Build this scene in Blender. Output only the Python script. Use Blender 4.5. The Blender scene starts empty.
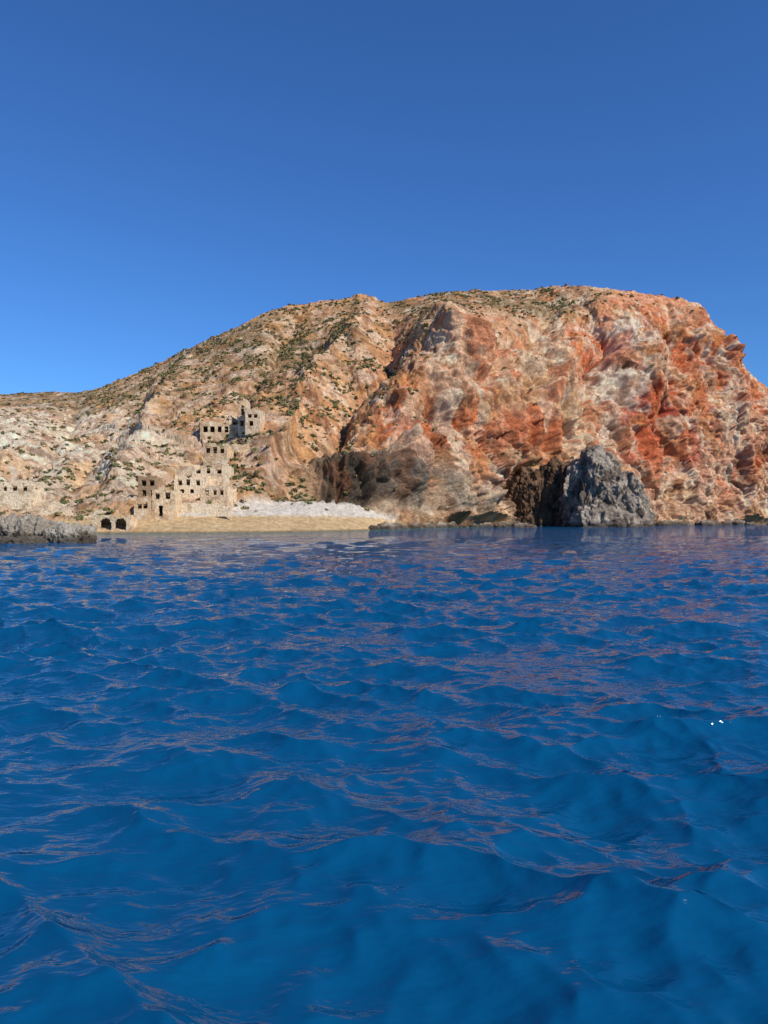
import bpy, math, numpy as np, random
from mathutils import Vector
rng=np.random.default_rng(7); random.seed(7)
F=760.0; HC=2.5; HY=517.0
# ------------------------------------------------------------------ helpers
_perm=rng.permutation(256).astype(np.int32); _perm=np.concatenate([_perm,_perm,_perm])
_g=rng.normal(size=(256,3)).astype(np.float32); _g/=np.linalg.norm(_g,axis=1)[:,None]
def pn(p):
    p=np.asarray(p,dtype=np.float32); i=np.floor(p).astype(np.int32); f=p-i; i&=255
    u=f*f*f*(f*(f*6-15)+10); out=0
    for dx in (0,1):
        wx=u[:,0] if dx else 1-u[:,0]
        for dy in (0,1):
            wy=u[:,1] if dy else 1-u[:,1]
            for dz in (0,1):
                wz=u[:,2] if dz else 1-u[:,2]
                h=_perm[_perm[_perm[(i[:,0]+dx)&255]+((i[:,1]+dy)&255)]+((i[:,2]+dz)&255)]
                g=_g[h]
                out=out+wx*wy*wz*(g[:,0]*(f[:,0]-dx)+g[:,1]*(f[:,1]-dy)+g[:,2]*(f[:,2]-dz))
    return out*1.5
def fbm(p,o=4,gain=.5):
    a=1;s=0;q=np.array(p,dtype=np.float32)
    for k in range(o):
        s=s+a*pn(q+k*17.3); q=q*2.03; a*=gain
    return s
def ridged(p,o=4,gain=.5):
    a=1;s=0;q=np.array(p,dtype=np.float32);t=0
    for k in range(o):
        s=s+a*(1-2*np.abs(pn(q+k*11.7))); q=q*2.07; t+=a; a*=gain
    return s/t-0.45
def blocky(p,seed=0):
    """faceted blocks: cellular noise, each cell is a tilted plane (fractured rock)"""
    p=np.asarray(p,dtype=np.float32); i=np.floor(p).astype(np.int32); f=p-i
    best=np.full(len(p),9.,dtype=np.float32); second=best.copy(); val=np.zeros(len(p),dtype=np.float32)
    for dx in (-1,0,1):
        for dy in (-1,0,1):
            for dz in (-1,0,1):
                h=_perm[_perm[_perm[(i[:,0]+dx+seed)&255]+((i[:,1]+dy)&255)]+((i[:,2]+dz)&255)]
                o=_g[h]*.5+.5
                r=np.stack([f[:,0]-dx-o[:,0],f[:,1]-dy-o[:,1],f[:,2]-dz-o[:,2]],1)
                d=(r*r).sum(1); g=_g[(h+91)&255]
                v=(r*g).sum(1)*.9+(_perm[h]/255.-.5)*.8
                m=d<best
                second=np.where(m,best,np.minimum(second,d)); val=np.where(m,v,val); best=np.where(m,d,best)
    edge=np.sqrt(second)-np.sqrt(best)
    return val-.35*(1-np.clip(edge/.12,0,1))
def sm(a,b,x):
    t=np.clip((x-a)/(b-a),0,1); return t*t*(3-2*t)
def lin(c):
    c=np.array(c,dtype=float)/255.; return np.where(c<=.04045,c/12.92,((c+.055)/1.055)**2.4)
def mesh_from(name,co,quads,cols=None,smooth=True,attrs=None):
    me=bpy.data.meshes.new(name)
    n=len(co); me.vertices.add(n); me.vertices.foreach_set('co',np.asarray(co,dtype=np.float32).ravel())
    quads=np.asarray(quads,dtype=np.int32); k=quads.shape[1]; m=len(quads)
    me.loops.add(m*k); me.loops.foreach_set('vertex_index',quads.ravel())
    me.polygons.add(m); me.polygons.foreach_set('loop_start',np.arange(0,m*k,k,dtype=np.int32))
    me.polygons.foreach_set('loop_total',np.full(m,k,dtype=np.int32))
    me.update(calc_edges=True)
    me.polygons.foreach_set('use_smooth',np.full(m,smooth))
    if cols is not None:
        a=me.color_attributes.new('Col','FLOAT_COLOR','POINT')
        c=np.ones((n,4),dtype=np.float32); c[:,:3]=cols; a.data.foreach_set('color',c.ravel())
    for kk,v in (attrs or {}).items():
        a=me.attributes.new(kk,'FLOAT','POINT'); a.data.foreach_set('value',np.asarray(v,dtype=np.float32))
    me.validate()
    ob=bpy.data.objects.new(name,me); bpy.context.scene.collection.objects.link(ob); return ob
def grid_quads(R,C):
    i=np.arange(R-1)[:,None]*C+np.arange(C-1)[None,:]; i=i.ravel()
    return np.stack([i,i+1,i+C+1,i+C],1)
# ------------------------------------------------------------------ materials
def newmat(name):
    m=bpy.data.materials.new(name); m.use_nodes=True; nt=m.node_tree
    b=nt.nodes['Principled BSDF']; return m,nt,b
def rock_mat(name,bump=0.5,vari=0.35,fine=1.0):
    m,nt,b=newmat(name); N=nt.nodes.new; L=nt.links.new
    at=N('ShaderNodeAttribute'); at.attribute_name='Col'
    tc=N('ShaderNodeNewGeometry')
    n1=N('ShaderNodeTexNoise'); n1.inputs['Scale'].default_value=1.1*fine; n1.inputs['Detail'].default_value=8; n1.inputs['Roughness'].default_value=.7
    L(tc.outputs['Position'],n1.inputs['Vector'])
    mr=N('ShaderNodeMapRange'); mr.inputs[1].default_value=.3; mr.inputs[2].default_value=.7; mr.inputs[3].default_value=1-vari; mr.inputs[4].default_value=1+vari
    L(n1.outputs['Fac'],mr.inputs[0])
    mul=N('ShaderNodeVectorMath'); mul.operation='SCALE'; L(at.outputs['Color'],mul.inputs[0]); L(mr.outputs[0],mul.inputs['Scale'])
    L(mul.outputs[0],b.inputs['Base Color'])
    n2=N('ShaderNodeTexNoise'); n2.inputs['Scale'].default_value=.9*fine; n2.inputs['Detail'].default_value=9; n2.inputs['Roughness'].default_value=.72
    L(tc.outputs['Position'],n2.inputs['Vector'])
    bp=N('ShaderNodeBump'); bp.inputs['Strength'].default_value=1; bp.inputs['Distance'].default_value=bump
    L(n2.outputs['Fac'],bp.inputs['Height']); L(bp.outputs[0],b.inputs['Normal'])
    b.inputs['Roughness'].default_value=.95; b.inputs['Specular IOR Level'].default_value=.08
    return m
M_rock=rock_mat('cliff_rock',1.6,.34)
M_stone=rock_mat('ruin_stone',.08,.3,2.2)
M_grey=rock_mat('grey_rock',.9,.38,1.6)
M_bush,nt,b=newmat('shrub_foliage')
at=nt.nodes.new('ShaderNodeAttribute'); at.attribute_name='Col'; nt.links.new(at.outputs['Color'],b.inputs['Base Color']); b.inputs['Roughness'].default_value=.9; b.inputs['Specular IOR Level'].default_value=.1
# ------------------------------------------------------------------ terrain survey
ridge=np.array([(-600,420),(-300,405),(-100,398),(0,394),(40,392),(75,392),(100,388),(120,379),(160,362),(200,343),(240,325),(262,313),(290,304),(325,300),(350,298),(357,294),(372,297),(385,302),(400,300),(430,294),(470,290),(500,290),(535,289),(560,284),(590,285),(640,292),(680,297),(700,304),(712,322),(722,338),(735,355),(750,372),(768,388),(800,415),(850,455),(900,490),(950,512),(1000,521)],float)
C={ -600:(160,[(500,180),(460,260),(420,420)]),
 -250:(118,[(519,124),(505,135),(450,190),(410,300),(402,380)]),
 0:(119,[(517,126),(500,140),(455,172),(415,225),(394,330)]),
 100:(119,[(519,125),(505,138),(450,180),(405,250),(388,310)]),
 200:(121,[(518,129),(506,134),(450,163),(400,205),(343,290)]),
 250:(124,[(518,134),(505,142),(430,168),(380,215),(320,290)]),
 300:(129,[(518,140),(506,147),(500,152),(450,172),(400,205),(350,255),(303,300)]),
 350:(139,[(518,150),(508,157),(465,162),(430,182),(380,215),(340,258),(297,305)]),
 400:(163,[(519,168),(500,172),(460,176),(400,193),(370,202),(330,250),(299,310)]),
 450:(188,[(500,191),(465,195),(410,200),(325,218),(312,260),(291,310)]),
 500:(200,[(480,205),(420,210),(340,232),(320,265),(289,320)]),
 550:(210,[(480,213),(420,222),(360,242),(335,270),(287,312)]),
 600:(222,[(470,230),(400,245),(350,262),(300,285),(284,300)]),
 650:(235,[(470,242),(400,256),(350,270),(310,288),(293,300)]),
 700:(245,[(470,253),(400,266),(340,283),(303,300)]),
 768:(255,[(460,263),(420,273),(388,290)]),
 850:(262,[(480,268),(455,280)]), 950:(268,[(512,276)]), 1000:(272,[(521,276)])}
pxs=np.array(sorted(C)); NT=200; tt=np.linspace(0,1,NT)
Dk=[]
for k in pxs:
    s,l=C[k]; fp=HY+HC*F/s; rp=np.interp(k,ridge[:,0],ridge[:,1])
    pts=[(0,s)]+[((fp-py)/(fp-rp),d) for py,d in l]; pts[-1]=(1,pts[-1][1])
    a=np.array(pts); v=np.interp(tt,a[:,0],a[:,1])
    kk=np.ones(7)/7; vp=np.pad(v,3,mode='edge'); v2=np.convolve(vp,kk,'valid'); v2[0]=s; Dk.append(v2)
Dk=np.array(Dk)
pxa=np.concatenate([np.arange(-600,-40,5.),np.arange(-40,810,0.8),np.arange(810,1001,4.)])
NC=len(pxa)
def smoothcols(A):
    j=np.clip(np.searchsorted(pxs,pxa,side='right')-1,0,len(pxs)-2)
    f=(pxa-pxs[j])/(pxs[j+1]-pxs[j]); f=np.clip(f,0,1); f=.5*f+.5*f*f*(3-2*f)
    return A[j]*(1-f)[:,None]+A[j+1]*f[:,None]
NR=340
tr=np.linspace(0,1,NR)
Dc=smoothcols(Dk)
D=np.array([np.interp(tr,tt,Dc[i]) for i in range(NC)]).T
shore=D[0]
rp=np.interp(pxa,ridge[:,0],ridge[:,1]); fp=HY+HC*F/shore
PY=fp[None,:]+(rp-fp)[None,:]*tr[:,None]
Z=HC+(HY-PY)/F*D
PX=np.repeat(pxa[None,:],NR,0); T=np.repeat(tr[:,None],NC,1)
pre=[-30,-15,-8,-4,-2,-1]
preD=np.array([shore+q for q in pre]); preZ=np.array([np.full(NC,q*0.13) for q in pre])
post=[1,2,4,10,20,35,60,100,160,260,400]
postD=np.array([D[-1]+q for q in post]); postZ=np.array([Z[-1]*(1-(q/420.)**1.3)-0.05*q-.6*(q>1) for q in post])
D=np.vstack([preD,D,postD]); Z=np.vstack([preZ,Z,postZ])
n0=len(pre); n1=len(post)
PX=np.vstack([np.repeat(pxa[None],n0,0),PX,np.repeat(pxa[None],n1,0)])
PY=np.vstack([np.repeat(fp[None],n0,0),PY,np.repeat(rp[None],n1,0)])
T=np.vstack([np.full((n0,NC),-.01),T,np.full((n1,NC),1.0)])
X=(PX-384)/F*D; Y=D.copy(); R,Cn=X.shape
P=np.stack([X,Y,Z],-1)
du=np.gradient(P,axis=1); dv=np.gradient(P,axis=0)
Nn=np.cross(du,dv); Nn/=np.linalg.norm(Nn,axis=-1)[...,None]+1e-9
if Nn[150,500,1]>0: Nn=-Nn
def blur(A,k,ax):
    pad=[(0,0)]*A.ndim; pad[ax]=(k,k); B=np.pad(A,pad,mode='edge'); cs=np.cumsum(B,axis=ax)
    cs=np.concatenate([np.zeros_like(np.take(cs,[0],ax)),cs],ax); n=A.shape[ax]
    return (np.take(cs,range(2*k+1,2*k+1+n),ax)-np.take(cs,range(0,n),ax))/(2*k+1)
Nn=blur(blur(Nn,12,0),24,1); Nn/=np.linalg.norm(Nn,axis=-1)[...,None]
p=P.reshape(-1,3); n=Nn.reshape(-1,3); px=PX.ravel(); py=PY.ravel(); t=T.ravel(); z0=Z.ravel(); d0=D.ravel()
steep=sm(.85,.45,n[:,2])
def G(cx,cy,rx,ry): return np.exp(-(((px-cx)/rx)**2+((py-cy)/ry)**2))
sandline=np.interp(px,[-600,80,100,200,300,380,400,420],[524,522,519,517,516.5,519,524,540])
beach=sm(1.5,-1.0,sandline-py)*(px<440)
bank=sm(2,-2,np.interp(px,[150,180,230,300,360,390],[516,508,503,502,504,519])-py)*(px>160)*(px<395)*(1-beach)
flat=np.clip(beach+bank*.9,0,1)
amp=(1-flat)*sm(-.005,.03,t)
cl=np.clip(steep*.8+G(450,400,120,110)*.6+G(650,400,130,110)*.6+G(355,485,60,40)*.8,0.3,1.1)
soft=np.clip(G(250,340,140,50)+G(490,303,90,16)+G(60,395,120,15),0,1)
cl=cl*(1-.65*soft)
rt=1-sm(.8,1,t)*.85
warp=np.stack([fbm(p/30+3,3),fbm(p/30+40,3),fbm(p/30+80,3)],1)*3
q=p+warp
an=q*np.array([1,1,.35])
ca,sa=math.cos(.35),math.sin(.35)
qs=np.stack([q[:,0]*ca+q[:,2]*sa,q[:,1],-q[:,0]*sa+q[:,2]*ca],1)
jx=px+7*fbm(p/12+500,3); jy=py+7*fbm(p/12+540,3)
def pline(pts,w):
    best=np.full(len(px),1e9)
    for (x0,y0),(x1,y1) in zip(pts[:-1],pts[1:]):
        dx,dy=x1-x0,y1-y0; s=np.clip(((jx-x0)*dx+(jy-y0)*dy)/(dx*dx+dy*dy),0,1)
        best=np.minimum(best,(jx-x0-s*dx)**2+(jy-y0-s*dy)**2)
    return np.exp(-np.sqrt(best+4)/w)*1.2
# main spurs (+) and gullies (-) of the headland
big=0
for A,w_,pts in [(6,16,[(446,322),(470,365),(505,420),(480,500)]),(-6,12,[(392,318),(384,360),(350,405),(318,452)]),(4.5,12,[(370,300),(352,340),(300,400),(262,470)]),
  (-3.5,10,[(300,315),(262,370),(222,420),(165,470)]),(-6.5,11,[(588,300),(606,345),(590,390),(572,440)]),(5,12,[(560,360),(545,410),(530,470)]),(4.5,12,[(648,350),(634,400),(648,470)]),
  (-5.5,9,[(672,310),(676,370),(664,430),(676,500)]),(5,12,[(704,320),(728,390),(748,480)]),(-4,9,[(760,400),(738,440),(726,510)]),(-5,8,[(425,400),(432,440),(425,500)]),(-5,8,[(520,400),(510,440),(500,500)]),
  (4,10,[(380,412),(430,402),(470,412)]),(-2.5,9,[(150,385),(120,430),(70,480)]),(-3,8,[(80,400),(50,450),(10,480)]),(3,10,[(190,360),(150,420),(120,480)]),(-4,8,[(540,330),(500,350),(480,385)])]:
    big=big+A*pline(pts,w_)
disp= big*rt*1.2
disp+= 6.5*ridged(an/42,2)*rt*cl + 4.6*ridged(an/17+5,3)*rt*cl
disp+= 1.9*blocky(qs*np.array([1,1,.45])/9,3)*cl*(rt*.7+.3)
disp+= 1.1*blocky(qs*np.array([.9,.9,.8])/3.6,11)*np.clip(cl+.05,0,1)*(rt*.6+.4)
disp+= .6*blocky(q/1.7,23)*np.clip(cl+.15,0,1)
disp+= 2.0*ridged(q*np.array([1,1,.35])/6.5+9,3)*cl*(rt*.6+.4)
disp+= .6*fbm(p/1.4+51,3)*np.clip(cl+.15,0,1)
disp+= 2.0*ridged(q/20+13,3)*rt*np.clip(soft+.4,0,1)*(1-.6*cl) + .3*fbm(p/3,3)
lat=p[:,0]*.9+p[:,2]*.55
disp-= 1.0*np.clip(1-np.abs(pn(np.stack([lat/12,p[:,1]/80,p[:,2]*0],1)+33))*3.5,0,1)*rt*(1-cl)*sm(.08,.3,t)
st=pn(np.stack([q[:,0]/60,q[:,1]/60,(q[:,2]+.12*q[:,0])/3.2],1)+61); disp+=.7*np.tanh(st*4)*cl*rt*.7
disp+= 3.5*G(345,470,45,10)-4.5*G(322,493,26,10)-3*G(385,505,20,10)
disp*=amp
disp+=flat*(.12*fbm(p/3,3)+bank*.6*ridged(p/6,3))*sm(0,.01,t)
P2=p+n*disp[:,None]
P2[:,2]=np.where(t>=0,np.maximum(P2[:,2],-.4),P2[:,2])
# --- mineral zoning, plus shade of the central overhang put into the colour
pal=[(60,455,120,48,(236,218,190),1.3),(20,495,60,20,(222,204,174),.8),(60,400,120,11,(146,126,94),1.1),(150,400,60,25,(184,150,114),.8),
(250,345,110,32,(154,128,94),1),(180,400,60,30,(194,158,120),.8),(330,325,60,20,(176,134,96),.9),(190,450,50,30,(216,188,152),.8),
(330,420,70,30,(206,150,104),1),(270,470,60,30,(196,158,120),.9),(480,303,110,13,(152,128,92),1.5),(480,365,50,32,(230,182,146),1.4),(400,360,40,30,(208,146,104),1),
(430,430,62,24,(210,118,74),1.7),(500,440,50,22,(204,128,92),1.1),(345,480,44,24,(92,80,68),2.6),(400,490,45,22,(130,116,102),1.8),(450,500,50,18,(176,158,136),1.2),(500,500,40,25,(192,162,134),1),  # darkest entry: dark grey rock with the overhang's shade painted in
(545,365,45,25,(230,194,156),1.2),(560,405,50,26,(230,182,144),1.2),(590,335,24,34,(210,114,74),1.5),(630,308,60,14,(224,154,116),1.3),(645,342,30,14,(242,212,190),1.7),
(608,405,24,45,(240,212,186),1.6),(655,430,34,40,(202,102,78),1.7),(700,345,22,34,(212,120,80),1.4),(745,400,40,26,(212,126,86),1.4),(735,465,60,40,(228,168,134),1.2),(670,495,70,22,(226,180,146),1.1),
(720,430,25,30,(228,190,158),1),(675,375,25,20,(226,164,126),1.1),(300,515,100,6,(214,194,164),1)]
wx=px+22*fbm(p/26+7,5,.6); wy=py+14*fbm(p/22+77,5,.6)
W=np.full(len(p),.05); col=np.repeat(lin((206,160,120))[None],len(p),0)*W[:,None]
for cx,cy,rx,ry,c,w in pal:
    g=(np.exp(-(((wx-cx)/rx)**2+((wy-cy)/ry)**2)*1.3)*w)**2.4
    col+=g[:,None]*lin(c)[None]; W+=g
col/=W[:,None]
def mixc(col,c,f): f=np.clip(f,0,1)[:,None]; return col*(1-f)+lin(c)[None]*f
rightish=sm(350,430,px)
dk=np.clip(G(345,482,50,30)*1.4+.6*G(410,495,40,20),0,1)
vs=q*np.array([1,1,.55])
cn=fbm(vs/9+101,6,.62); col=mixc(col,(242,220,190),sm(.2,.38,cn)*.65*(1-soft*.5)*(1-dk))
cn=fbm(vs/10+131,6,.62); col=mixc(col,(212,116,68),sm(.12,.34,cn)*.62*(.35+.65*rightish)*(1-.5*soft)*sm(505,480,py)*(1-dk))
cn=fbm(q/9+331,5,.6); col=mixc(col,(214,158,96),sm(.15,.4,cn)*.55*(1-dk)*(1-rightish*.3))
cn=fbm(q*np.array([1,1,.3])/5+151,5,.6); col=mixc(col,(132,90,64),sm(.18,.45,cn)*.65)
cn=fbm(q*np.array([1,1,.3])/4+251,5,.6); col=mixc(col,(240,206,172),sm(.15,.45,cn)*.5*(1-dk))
cn=fbm(p/2.2+171,4); col*=(1+.4*cn)[:,None]
cn=fbm(p/3+171,4)
col=mixc(col,(240,228,210),bank*.9)
sn=fbm(p*np.array([.15,.6,1])+70,3)
col=mixc(col,(232,198,148),beach); col=mixc(col,(206,170,124),beach*sm(0,.5,sn)*.6)
wet=beach*sm(.35,.05,P2[:,2]); col=mixc(col,(160,130,94),wet*.8)
wl=(1-beach)*sm(1.6,.6,P2[:,2]+.5*cn); col=mixc(col,(98,84,74),wl*.7)
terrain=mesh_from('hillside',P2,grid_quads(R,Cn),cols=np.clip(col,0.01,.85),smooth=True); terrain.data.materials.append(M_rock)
# ------------------------------------------------------------------ terrain look-up
inn=(t>=0)&(px>-60)&(px<830)
tp=P2[inn]; tpx=384+tp[:,0]/tp[:,1]*F; tpy=HY-(tp[:,2]-HC)/tp[:,1]*F
def ground(a,b,r=2.0):
    d=(tpx-a)**2+(tpy-b)**2; m=d<r*r
    while not m.any(): r*=1.6; m=d<r*r
    c=tp[m]; return c[np.argmin(c[:,1])]
# ------------------------------------------------------------------ shrubs
P2g=P2.reshape(R,Cn,3); a=np.gradient(blur(blur(P2g,2,0),2,1),axis=1); b_=np.gradient(blur(blur(P2g,2,0),2,1),axis=0); n2=np.cross(a,b_); n2/=np.linalg.norm(n2,axis=-1)[...,None]+1e-9
n2=n2.reshape(-1,3); up=np.abs(n2[:,2])
dens=(1.1*G(250,340,120,34)+1.5*G(490,301,110,12)+.8*G(60,396,140,8)+.6*G(150,382,80,18)+.3*G(320,420,100,50)+.08*G(100,450,140,50)+.4*G(290,495,60,12)+.5*G(330,330,90,25)+.09)
dens*=sm(.3,.6,up)*(1-flat)*sm(.04,.08,t)*(t<=1)*(px>-300)*(1-.75*sm(.3,.8,cl)*(1-soft))
dens*=np.clip(.3+1.4*fbm(p/9+200,4),0.05,1.2)
dens=np.clip(dens,0,None); dens*=np.where((px<-40)|(px>810),4,1)
pr=dens/dens.sum(); NB=9000
idx=rng.choice(len(p),NB,p=pr,replace=False)
NL=22
cen=P2[idx]; rad=rng.uniform(.2,1,NB)**1.8*.72+.15
dirs=rng.normal(size=(NB,NL,3)); dirs/=np.linalg.norm(dirs,axis=-1)[...,None]; dirs[...,2]=np.abs(dirs[...,2])*.9-.1
lc=cen[:,None]+dirs*rad[:,None,None]*rng.uniform(.35,1,(NB,NL,1))*np.array([1,1,.75])
u=rng.normal(size=(NB,NL,3)); u/=np.linalg.norm(u,axis=-1)[...,None]; v=np.cross(u,dirs+.3*rng.normal(size=dirs.shape)); v/=np.linalg.norm(v,axis=-1)[...,None]+1e-6
s=rad[:,None,None]*.36
quad=np.stack([lc-u*s-v*s*.6,lc+u*s-v*s*.7,lc+u*s*.8+v*s,lc-u*s*.7+v*s*.8],2).reshape(-1,3)
bc=np.array([lin((108,106,68)),lin((130,120,82)),lin((120,100,68)),lin((90,92,58))])[rng.integers(0,4,NB)]
bc=bc[:,None,None,:]*rng.uniform(.75,1.3,(NB,NL,1,1)); bc=np.broadcast_to(bc,(NB,NL,4,3)).reshape(-1,3)
sh=mesh_from('hillside_shrubs',quad,np.arange(len(quad)).reshape(-1,4),cols=bc,smooth=False); sh.data.materials.append(M_bush)
# ------------------------------------------------------------------ rocks
def icodata(sub):
    import bmesh
    bm=bmesh.new(); bmesh.ops.create_icosphere(bm,subdivisions=sub,radius=1); co=np.array([v.co[:] for v in bm.verts]); fa=np.array([[v.index for v in f.verts] for f in bm.faces]); bm.free(); return co,fa
ICO={k:icodata(k) for k in (3,4,6,7)}
def lump(c,r,sub=6,seed=0,a=1.0,power=.75):
    co,fa=ICO[sub]; q=np.sign(co)*np.abs(co)**power; q/=np.maximum(1,np.abs(q).max(1))[:,None]
    w=q*np.array(r)+np.array(c); rm=min(r)
    dn=a*(rm*.38*ridged(w*np.array([1,1,.4])/(rm*1.1)+seed,3)+rm*.22*blocky(w*np.array([1,1,.5])/(rm*.75),seed+2)+rm*.13*blocky(w*np.array([1,1,.6])/(rm*.32),seed+5)+rm*.12*ridged(w*np.array([1,1,.6])/(rm*.3)+seed,3)+rm*.06*fbm(w/(rm*.1),3))
    return w+co*dn[:,None],fa
def rockobj(name,lumps,colf,mat):
    V=[];Fs=[];o=0
    for v,f in lumps: V.append(v);Fs.append(f+o);o+=len(v)
    V=np.vstack(V);Fs=np.vstack(Fs); ob=mesh_from(name,V,Fs,cols=colf(V),smooth=True); ob.data.materials.append(mat); return ob
def wpos(a,d,z=0): return np.array([(a-384)/F*d,d,z])
def greycol(base,dark,light=(206,190,170)):
    def f(V):
        c=np.repeat(lin(base)[None],len(V),0); nn=fbm(V/4+3,5,.6); c=mixc(c,dark,sm(0,.4,nn)); nn=fbm(V/3+30,5,.6); c=mixc(c,light,sm(.15,.4,nn)*.7)
        c=mixc(c,(78,68,58),sm(1.3,.3,V[:,2])*.8); return c*.95
    return f
L=[lump(wpos(598,195,5.5),(6.4,6,13),7,1),lump(wpos(582,198,5),(5.2,6,12.2),7,2),lump(wpos(621,193,3.5),(5.8,5,10.4),7,3),
   lump(wpos(636,192,1),(3.4,3.5,8),6,4),lump(wpos(606,189,0),(8.5,3.2,5.5),6,7),lump(wpos(594,196,15.5),(3.4,3,5),6,9)]
rockobj('sea_stack',L,greycol((158,144,130),(112,99,88)),M_grey)
L=[lump(wpos(560,204,4),(6,5,13),7,11),lump(wpos(543,205,4),(5,5,12),7,15),lump(wpos(525,206,3.5),(5,5,11.5),7,12),lump(wpos(540,202,0),(6,3,4),6,14),lump(wpos(512,206,1),(4,4,6),6,16)]
rockobj('rocky_outcrop',L,greycol((112,86,66),(78,62,50),(146,116,92)),M_grey)
L=[]
for k in range(26):
    a=-150+k*9.5+rng.uniform(-5,5); fr=rng.uniform(0,1); 
    if a>84: continue
    hgt=np.interp(a,[-150,0,30,60,86],[2.9,2.5,2.2,1.8,.9])*rng.uniform(.8,1.1); r_=rng.uniform(.9,1.6)
    L.append(lump(wpos(a,75.5+rng.uniform(-1,1.5),.1),(r_*1.4,r_,hgt),6,20+k,1.3,.7))
for k in range(16):
    a=rng.uniform(-100,80); s_=rng.uniform(.4,.9); L.append(lump(wpos(a,73.2+rng.uniform(-.6,.8),0),(s_*1.6,s_,s_*.8),4,60+k,1.2,.75))
rockobj('shore_rocks',L,greycol((188,176,158),(132,120,106),(218,208,192)),M_grey)
L=[]
for k in range(110):
    a=rng.uniform(372,640) if k<85 else rng.uniform(640,790); i=np.searchsorted(pxa,a); dd=shore[i]-rng.uniform(-1,3.0); s=rng.uniform(.35,1.4)**1.4
    L.append(lump(wpos(a,dd,0.1),(s*1.3,s,s*.8),3,40+k,1,.8))
for a,d,s in [(706,225,1.8),(714,226,1.3),(722,228,.8),(522,178,1.4),(530,180,.9),(662,222,1.2),(750,240,1.0),(500,185,1)]:
    L.append(lump(wpos(a,d,0),(s*1.6,s,s*.8),4,90+int(a),1,.8))
rockobj('boulders',L,greycol((150,134,116),(104,90,76)),M_grey)
# ------------------------------------------------------------------ ruins
CELL=.18
def wall_mesh(w,h,th,opens,ragged,seed,below):
    nx=max(2,int(round(w/CELL))); nz=max(2,int(round((h+below)/CELL)))
    xs=(np.arange(nx)+.5)*CELL; zs=(np.arange(nz)+.5)*CELL-below
    XX,ZZ=np.meshgrid(xs,zs)
    rg=np.random.default_rng(seed); prof=1.2*pn(np.stack([xs/3.4,xs*0+seed*1.37,xs*0+.5],1))+.2*pn(np.stack([xs/.7,xs*0+seed*2.1,xs*0+.2],1))
    top=h-ragged*np.clip(prof*2.0+.3,0,2.0)
    M=ZZ<top[None,:]
    for o in opens:
        x0,x1,z0,z1=o[:4]
        if len(o)>4:
            cx=(x0+x1)/2; rr=(x1-x0)/2; sp=z1-rr
            M&=~(((XX>x0)&(XX<x1)&(ZZ>z0)&(ZZ<sp))|(((XX-cx)**2+(ZZ-sp)**2<rr*rr)&(ZZ>=sp)))
        else: M&=~((XX>x0)&(XX<x1)&(ZZ>z0)&(ZZ<z1))
    V={};vl=[];Q=[]
    def vid(i,k,s):
        key=(i,k,s)
        if key not in V:
            V[key]=len(vl); j=rg.normal(size=3)*.025; vl.append((i*CELL+j[0],(th if s else 0)+j[1],k*CELL-below+j[2]))
        return V[key]
    Mp=np.pad(M,1)
    for k in range(nz):
        for i in range(nx):
            if not M[k,i]: continue
            Q.append((vid(i,k,0),vid(i+1,k,0),vid(i+1,k+1,0),vid(i,k+1,0)))
            Q.append((vid(i+1,k,1),vid(i,k,1),vid(i,k+1,1),vid(i+1,k+1,1)))
            if not Mp[k+1,i]: Q.append((vid(i,k,1),vid(i,k,0),vid(i,k+1,0),vid(i,k+1,1)))
            if not Mp[k+1,i+2]: Q.append((vid(i+1,k,0),vid(i+1,k,1),vid(i+1,k+1,1),vid(i+1,k+1,0)))
            if not Mp[k+2,i+1]: Q.append((vid(i,k+1,0),vid(i+1,k+1,0),vid(i+1,k+1,1),vid(i,k+1,1)))
            if not Mp[k,i+1]: Q.append((vid(i,k,1),vid(i+1,k,1),vid(i+1,k,0),vid(i,k,0)))
    return np.array(vl),np.array(Q)
def part(name,v,q,yaw,org,parent,tone):
    c,s=math.cos(yaw),math.sin(yaw); w=np.stack([v[:,0]*c-v[:,1]*s,v[:,0]*s+v[:,1]*c,v[:,2]],1)
    wp=w+org; nn=fbm(wp/1.3+5,4)
    col=np.repeat(lin(tone)[None],len(v),0); col=mixc(col,(160,130,102),sm(.0,.6,nn)*.7); col=mixc(col,(232,216,190),sm(.1,.6,fbm(wp/2+50,3))*.5)*.9
    ob=mesh_from(name,w,q,cols=col,smooth=False); ob.data.materials.append(M_stone); ob.parent=parent; return ob
def box(v0,v1):
    x0,y0,z0=v0;x1,y1,z1=v1
    v=np.array([(x0,y0,z0),(x1,y0,z0),(x1,y1,z0),(x0,y1,z0),(x0,y0,z1),(x1,y0,z1),(x1,y1,z1),(x0,y1,z1)],float)
    q=np.array([(0,3,2,1),(4,5,6,7),(0,1,5,4),(1,2,6,5),(2,3,7,6),(3,0,4,7)]); return v,q
sd=[100]
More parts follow.
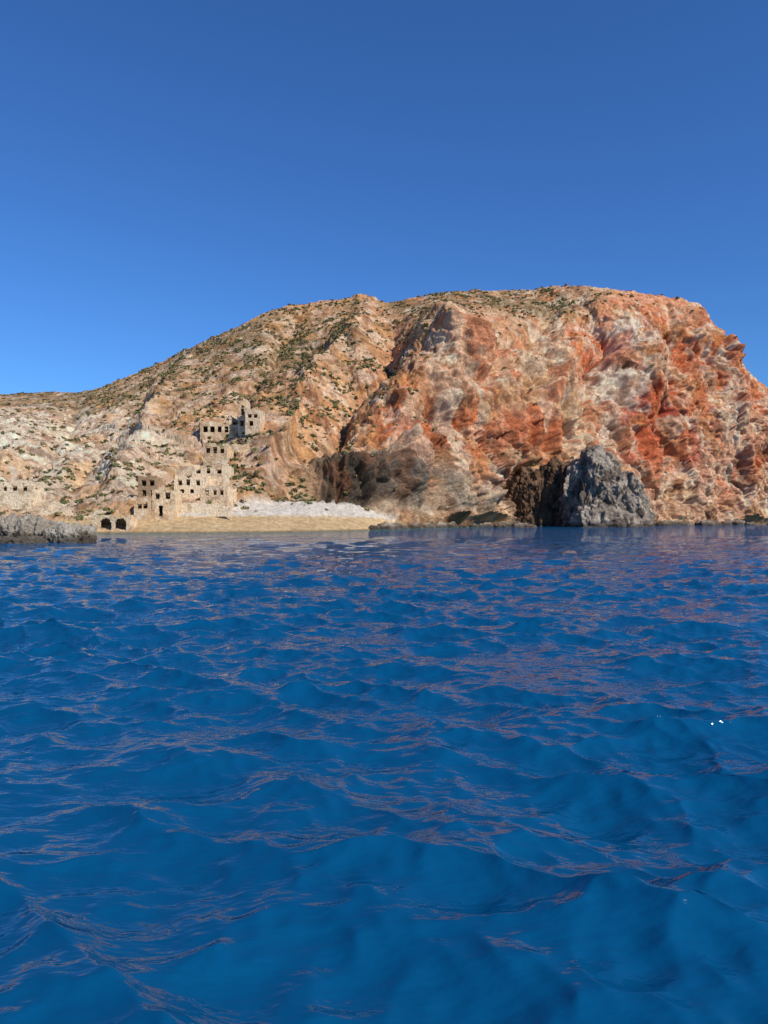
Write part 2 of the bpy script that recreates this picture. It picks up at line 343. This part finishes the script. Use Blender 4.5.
def ruin(x0,x1,ytop,ybase,opens=(),depth=4.5,yaw=0,ragged=.8,tone=(208,182,150),add_shade_slab=True,below=1.3,name='ruined_stone_building',dd=None):
    g=ground((x0+x1)/2,ybase,3); d=(g[1] if dd is None else dd)-.4
    w=(x1-x0)/F*d; h=(ybase-ytop)/F*d; zb=HC+(HY-ybase)/F*d; org=np.array([(x0-384)/F*d,d,zb])
    k=d/F; om=[]
    for o in opens:
        om.append(((o[0]-x0)*k,(o[1]-x0)*k,(ybase-o[3])*k,(ybase-o[2])*k)+tuple(o[4:]))
    par=bpy.data.objects.new(name,None); bpy.context.scene.collection.objects.link(par); par.location=org
    sd[0]+=7; s=sd[0]; th=.45
    v,q=wall_mesh(w,h,th,om,ragged,s,below); part('front_wall',v,q,yaw,org,par,tone)
    if depth>0:
        for nm,xx in (('left_wall',0.02),('right_wall',w-.02-th)):
            v,q=wall_mesh(depth,h,th,[(depth*.35,depth*.35+.9,h*.35,h*.35+1.1)] if h>3 and nm[0]=='l' else [],ragged*1.2,s+(2 if xx>1 else 1),below)
            v=np.stack([xx+th-v[:,1],v[:,0]+th+.01,v[:,2]],1); part(nm,v,q,yaw,org,par,tone)
        v,q=wall_mesh(w,h,th,[],ragged*1.2,s+3,below); v[:,1]+=depth+.48; part('back_wall',v,q,yaw,org,par,tone)
        if add_shade_slab:
            zt=max(h-ragged*1.0-.1,h*.6)
            v,q=box((th+.05,th+.03,zt-.25),(w-th-.05,depth+.4,zt)); part('shade_slab',v,q,yaw,org,par,(170,140,105))  # slab added below the wall tops to block sun and darken the openings
    return par
def row(xs,w,y0,y1): return [(x,x+w,y0,y1) for x in xs]
ruin(238,246,400,430,row([240],4,409,415)+row([240],4,420,426),yaw=-.05,ragged=1.5,depth=3)
ruin(245,260,408,429,row([247.5,253],4,412,418)+row([249],4,421,426),yaw=-.05,ragged=1.1)
ruin(229,239,415,432,row([232],4,419,425),yaw=.1,ragged=1.2,depth=3)
ruin(200,230,421,438,row([203,210,217,224],4.2,426,432),yaw=.08,ragged=.9)
ruin(203,227,443,461,row([206,213,220],4.2,447,453),yaw=-.05,ragged=.8,tone=(210,180,144))
ruin(192,228,464,480,row([196,206,217],4.2,468,474),yaw=.0,ragged=.9,tone=(222,198,164))
ruin(174,206,474,495,row([178,186,196],4.2,479,485)+row([180,190],4.2,489,493),yaw=.05,ragged=1.0,tone=(226,202,168))
ruin(200,228,485,502,row([205,213,220],4.2,489,495),yaw=-.1,ragged=.8,tone=(218,190,156))
ruin(152,175,489,516,row([155,165],5,492,498.5)+[(158,163,505,516)],yaw=.04,ragged=.6,tone=(214,186,150))
ruin(138,157,476,499,row([141,149],5,480,486)+row([142,150],4.5,490,496),yaw=0,ragged=.6,tone=(164,134,104))
ruin(134,150,498,517,row([137,143],4.5,502,508),yaw=.1,ragged=.9,tone=(198,168,134))
ruin(-14,30,481,502,row([-8,2,12,22],4.8,484,490.5),yaw=0,ragged=.8,tone=(224,204,172))
ruin(28,60,495,504,(),depth=0,ragged=1.0,name='stone_wall',tone=(216,194,162))
ruin(92,130,515,527.5,[(100,111,518,530,1),(115,126,518,530,1)],depth=3,ragged=.3,name='arched_stone_building',tone=(214,186,150))
ruin(40,128,508,514,(),depth=0,ragged=.8,name='stone_wall',tone=(224,202,168))
ruin(229,250,440,447,(),depth=0,ragged=.9,name='stone_wall',tone=(202,172,138))
ruin(176,200,466,472,(),depth=0,ragged=.9,name='stone_wall',tone=(202,172,138))
ruin(172,232,503,509,(),depth=0,ragged=.7,name='stone_wall',tone=(222,202,172))
# ------------------------------------------------------------------ sea
az=np.concatenate([np.linspace(-86,-32,70)[:-1],np.linspace(-32,32,1000),np.linspace(32,86,70)[1:]]); az=np.radians(az)
inv=np.concatenate([np.linspace(1/2.0,1/3.4,40)[:-1],np.linspace(1/3.4,1/420.,1000)]); dist=1/inv
dist=np.concatenate([dist,[500,700,1000,1600,3000,6000,12000]])
AZ,DI=np.meshgrid(az,dist)
xs=DI*np.sin(AZ)/np.maximum(np.cos(AZ),.25); ys=DI*np.where(np.cos(AZ)<.25,np.cos(AZ)/.25,1)
wx0=xs.ravel().copy(); wy0=ys.ravel().copy(); dd=DI.ravel()
spacing=np.maximum(dd*dd*((1/3.4-1/420)/1000),dd*.0012)
zz=np.zeros_like(wx0); hx=np.zeros_like(wx0); hy=np.zeros_like(wx0)
wr=np.random.default_rng(33); NW=130
lams=np.exp(np.linspace(math.log(.17),math.log(5),NW))
for lam in lams:
    th=math.radians(-102)+wr.normal()*(.8 if lam<1.2 else .5); k=2*math.pi/lam; kx,ky=k*math.cos(th),k*math.sin(th)
    slope=.045*(1.2 if .45<lam<1.7 else (.75 if lam<=.45 else .55))
    A=slope/k; ph=wr.uniform(0,6.28)
    fade=sm(1.3,2.6,lam/spacing)
    m=fade>0
    pa=kx*wx0[m]+ky*wy0[m]+ph; c=np.cos(pa)*A*fade[m]; s=np.sin(pa)*A*fade[m]
    zz[m]+=c; hx[m]-=kx/k*s*1.15; hy[m]-=ky/k*s*1.15
gust=.88+.5*fbm(np.stack([wx0/6,wy0/6,wx0*0],1),3); gust=np.clip(gust,.45,1.2)
pxw=384+F*wx0/np.maximum(wy0,.1)
sh_d=np.interp(pxw,pxa,shore)-wy0
calm=sm(0,12,sh_d)*.6+.4
wco=np.stack([wx0+hx*gust*calm,wy0+hy*gust*calm,zz*gust*calm],1)
shal=np.where(pxw<480,sm(36,1,sh_d),sm(14,0,sh_d)*.6)*(np.abs(pxw)<2000)
water=mesh_from('sea_water',wco,grid_quads(len(dist),len(az)),attrs={'shallow':shal})
m,nt,b=newmat('sea_water'); N=nt.nodes.new; Lk=nt.links.new
geo=N('ShaderNodeNewGeometry'); at=N('ShaderNodeAttribute'); at.attribute_name='shallow'
def noise(scale,det,vec,rough=.55):
    x=N('ShaderNodeTexNoise'); x.inputs['Scale'].default_value=scale; x.inputs['Detail'].default_value=det; x.inputs['Roughness'].default_value=rough; Lk(vec,x.inputs['Vector']); return x.outputs['Fac']
mp=N('ShaderNodeMapping'); mp.inputs['Rotation'].default_value=(0,0,math.radians(-12)); mp.inputs['Scale'].default_value=(.5,1.1,1); Lk(geo.outputs['Position'],mp.inputs['Vector'])
nb=noise(1.5,4,mp.outputs[0],.55); nc=noise(.45,3,mp.outputs[0]); nf=noise(6,3,mp.outputs[0],.5)
cd=N('ShaderNodeVectorMath'); cd.operation='LENGTH'; Lk(geo.outputs['Position'],cd.inputs[0])
def mrange(a,b_,c,d):
    r=N('ShaderNodeMapRange'); r.inputs[1].default_value=a; r.inputs[2].default_value=b_; r.inputs[3].default_value=c; r.inputs[4].default_value=d; Lk(cd.outputs['Value'],r.inputs[0]); return r.outputs[0]
bp3=N('ShaderNodeBump'); bp3.inputs['Distance'].default_value=.03; bp3.inputs['Strength'].default_value=.6; Lk(nf,bp3.inputs['Height'])
bp2=N('ShaderNodeBump'); bp2.inputs['Distance'].default_value=2.6; Lk(nc,bp2.inputs['Height']); Lk(mrange(10,90,0,1),bp2.inputs['Strength']); Lk(bp3.outputs[0],bp2.inputs['Normal'])
bp=N('ShaderNodeBump'); bp.inputs['Distance'].default_value=.6; Lk(nb,bp.inputs['Height']); Lk(bp2.outputs[0],bp.inputs['Normal']); Lk(mrange(5,60,.08,1),bp.inputs['Strength'])
Lk(bp.outputs[0],b.inputs['Normal'])
mx=N('ShaderNodeMix'); mx.data_type='RGBA'; Lk(at.outputs['Fac'],mx.inputs['Factor'])
mx.inputs['A'].default_value=(.001,.062,.155,1); mx.inputs['B'].default_value=(.03,.16,.16,1)
Lk(mx.outputs['Result'],b.inputs['Base Color'])
b.inputs['Roughness'].default_value=.03; b.inputs['IOR'].default_value=1.34
water.data.materials.append(m)
# ------------------------------------------------------------------ light, sky
S=Vector((.74,-.66,.80)).normalized()
sun=bpy.data.lights.new('sun','SUN'); sun.energy=5.0; sun.angle=math.radians(.5); sun.color=(1,.94,.84)
so=bpy.data.objects.new('sun',sun); bpy.context.scene.collection.objects.link(so); so.rotation_euler=(-S).to_track_quat('-Z','Y').to_euler()
w=bpy.data.worlds.new('World'); bpy.context.scene.world=w; w.use_nodes=True; nt=w.node_tree
sky=nt.nodes.new('ShaderNodeTexSky'); sky.sky_type='NISHITA'; sky.sun_disc=False; sky.sun_elevation=math.asin(S.z); sky.sun_rotation=math.atan2(S.x,S.y)
sky.air_density=1.0; sky.dust_density=.0; sky.ozone_density=3.0; sky.altitude=0
vm=nt.nodes.new('ShaderNodeVectorMath'); vm.operation='MULTIPLY'; vm.inputs[1].default_value=(.49,.95,1.58)
nt.links.new(sky.outputs[0],vm.inputs[0]); nt.links.new(vm.outputs[0],nt.nodes['Background'].inputs[0]); nt.nodes['Background'].inputs[1].default_value=.085
# ------------------------------------------------------------------ camera
cam=bpy.data.cameras.new('camera'); co=bpy.data.objects.new('camera',cam); bpy.context.scene.collection.objects.link(co)
cam.sensor_fit='HORIZONTAL'; cam.sensor_width=36; cam.lens=36*F/768; cam.clip_end=20000; cam.clip_start=.1
co.location=(0,0,HC); co.rotation_euler=(math.radians(90)+math.atan((HY-512)/F),0,0)
bpy.context.scene.camera=co
sc=bpy.context.scene; sc.view_settings.view_transform='Standard'; sc.view_settings.look='None'; sc.view_settings.exposure=0
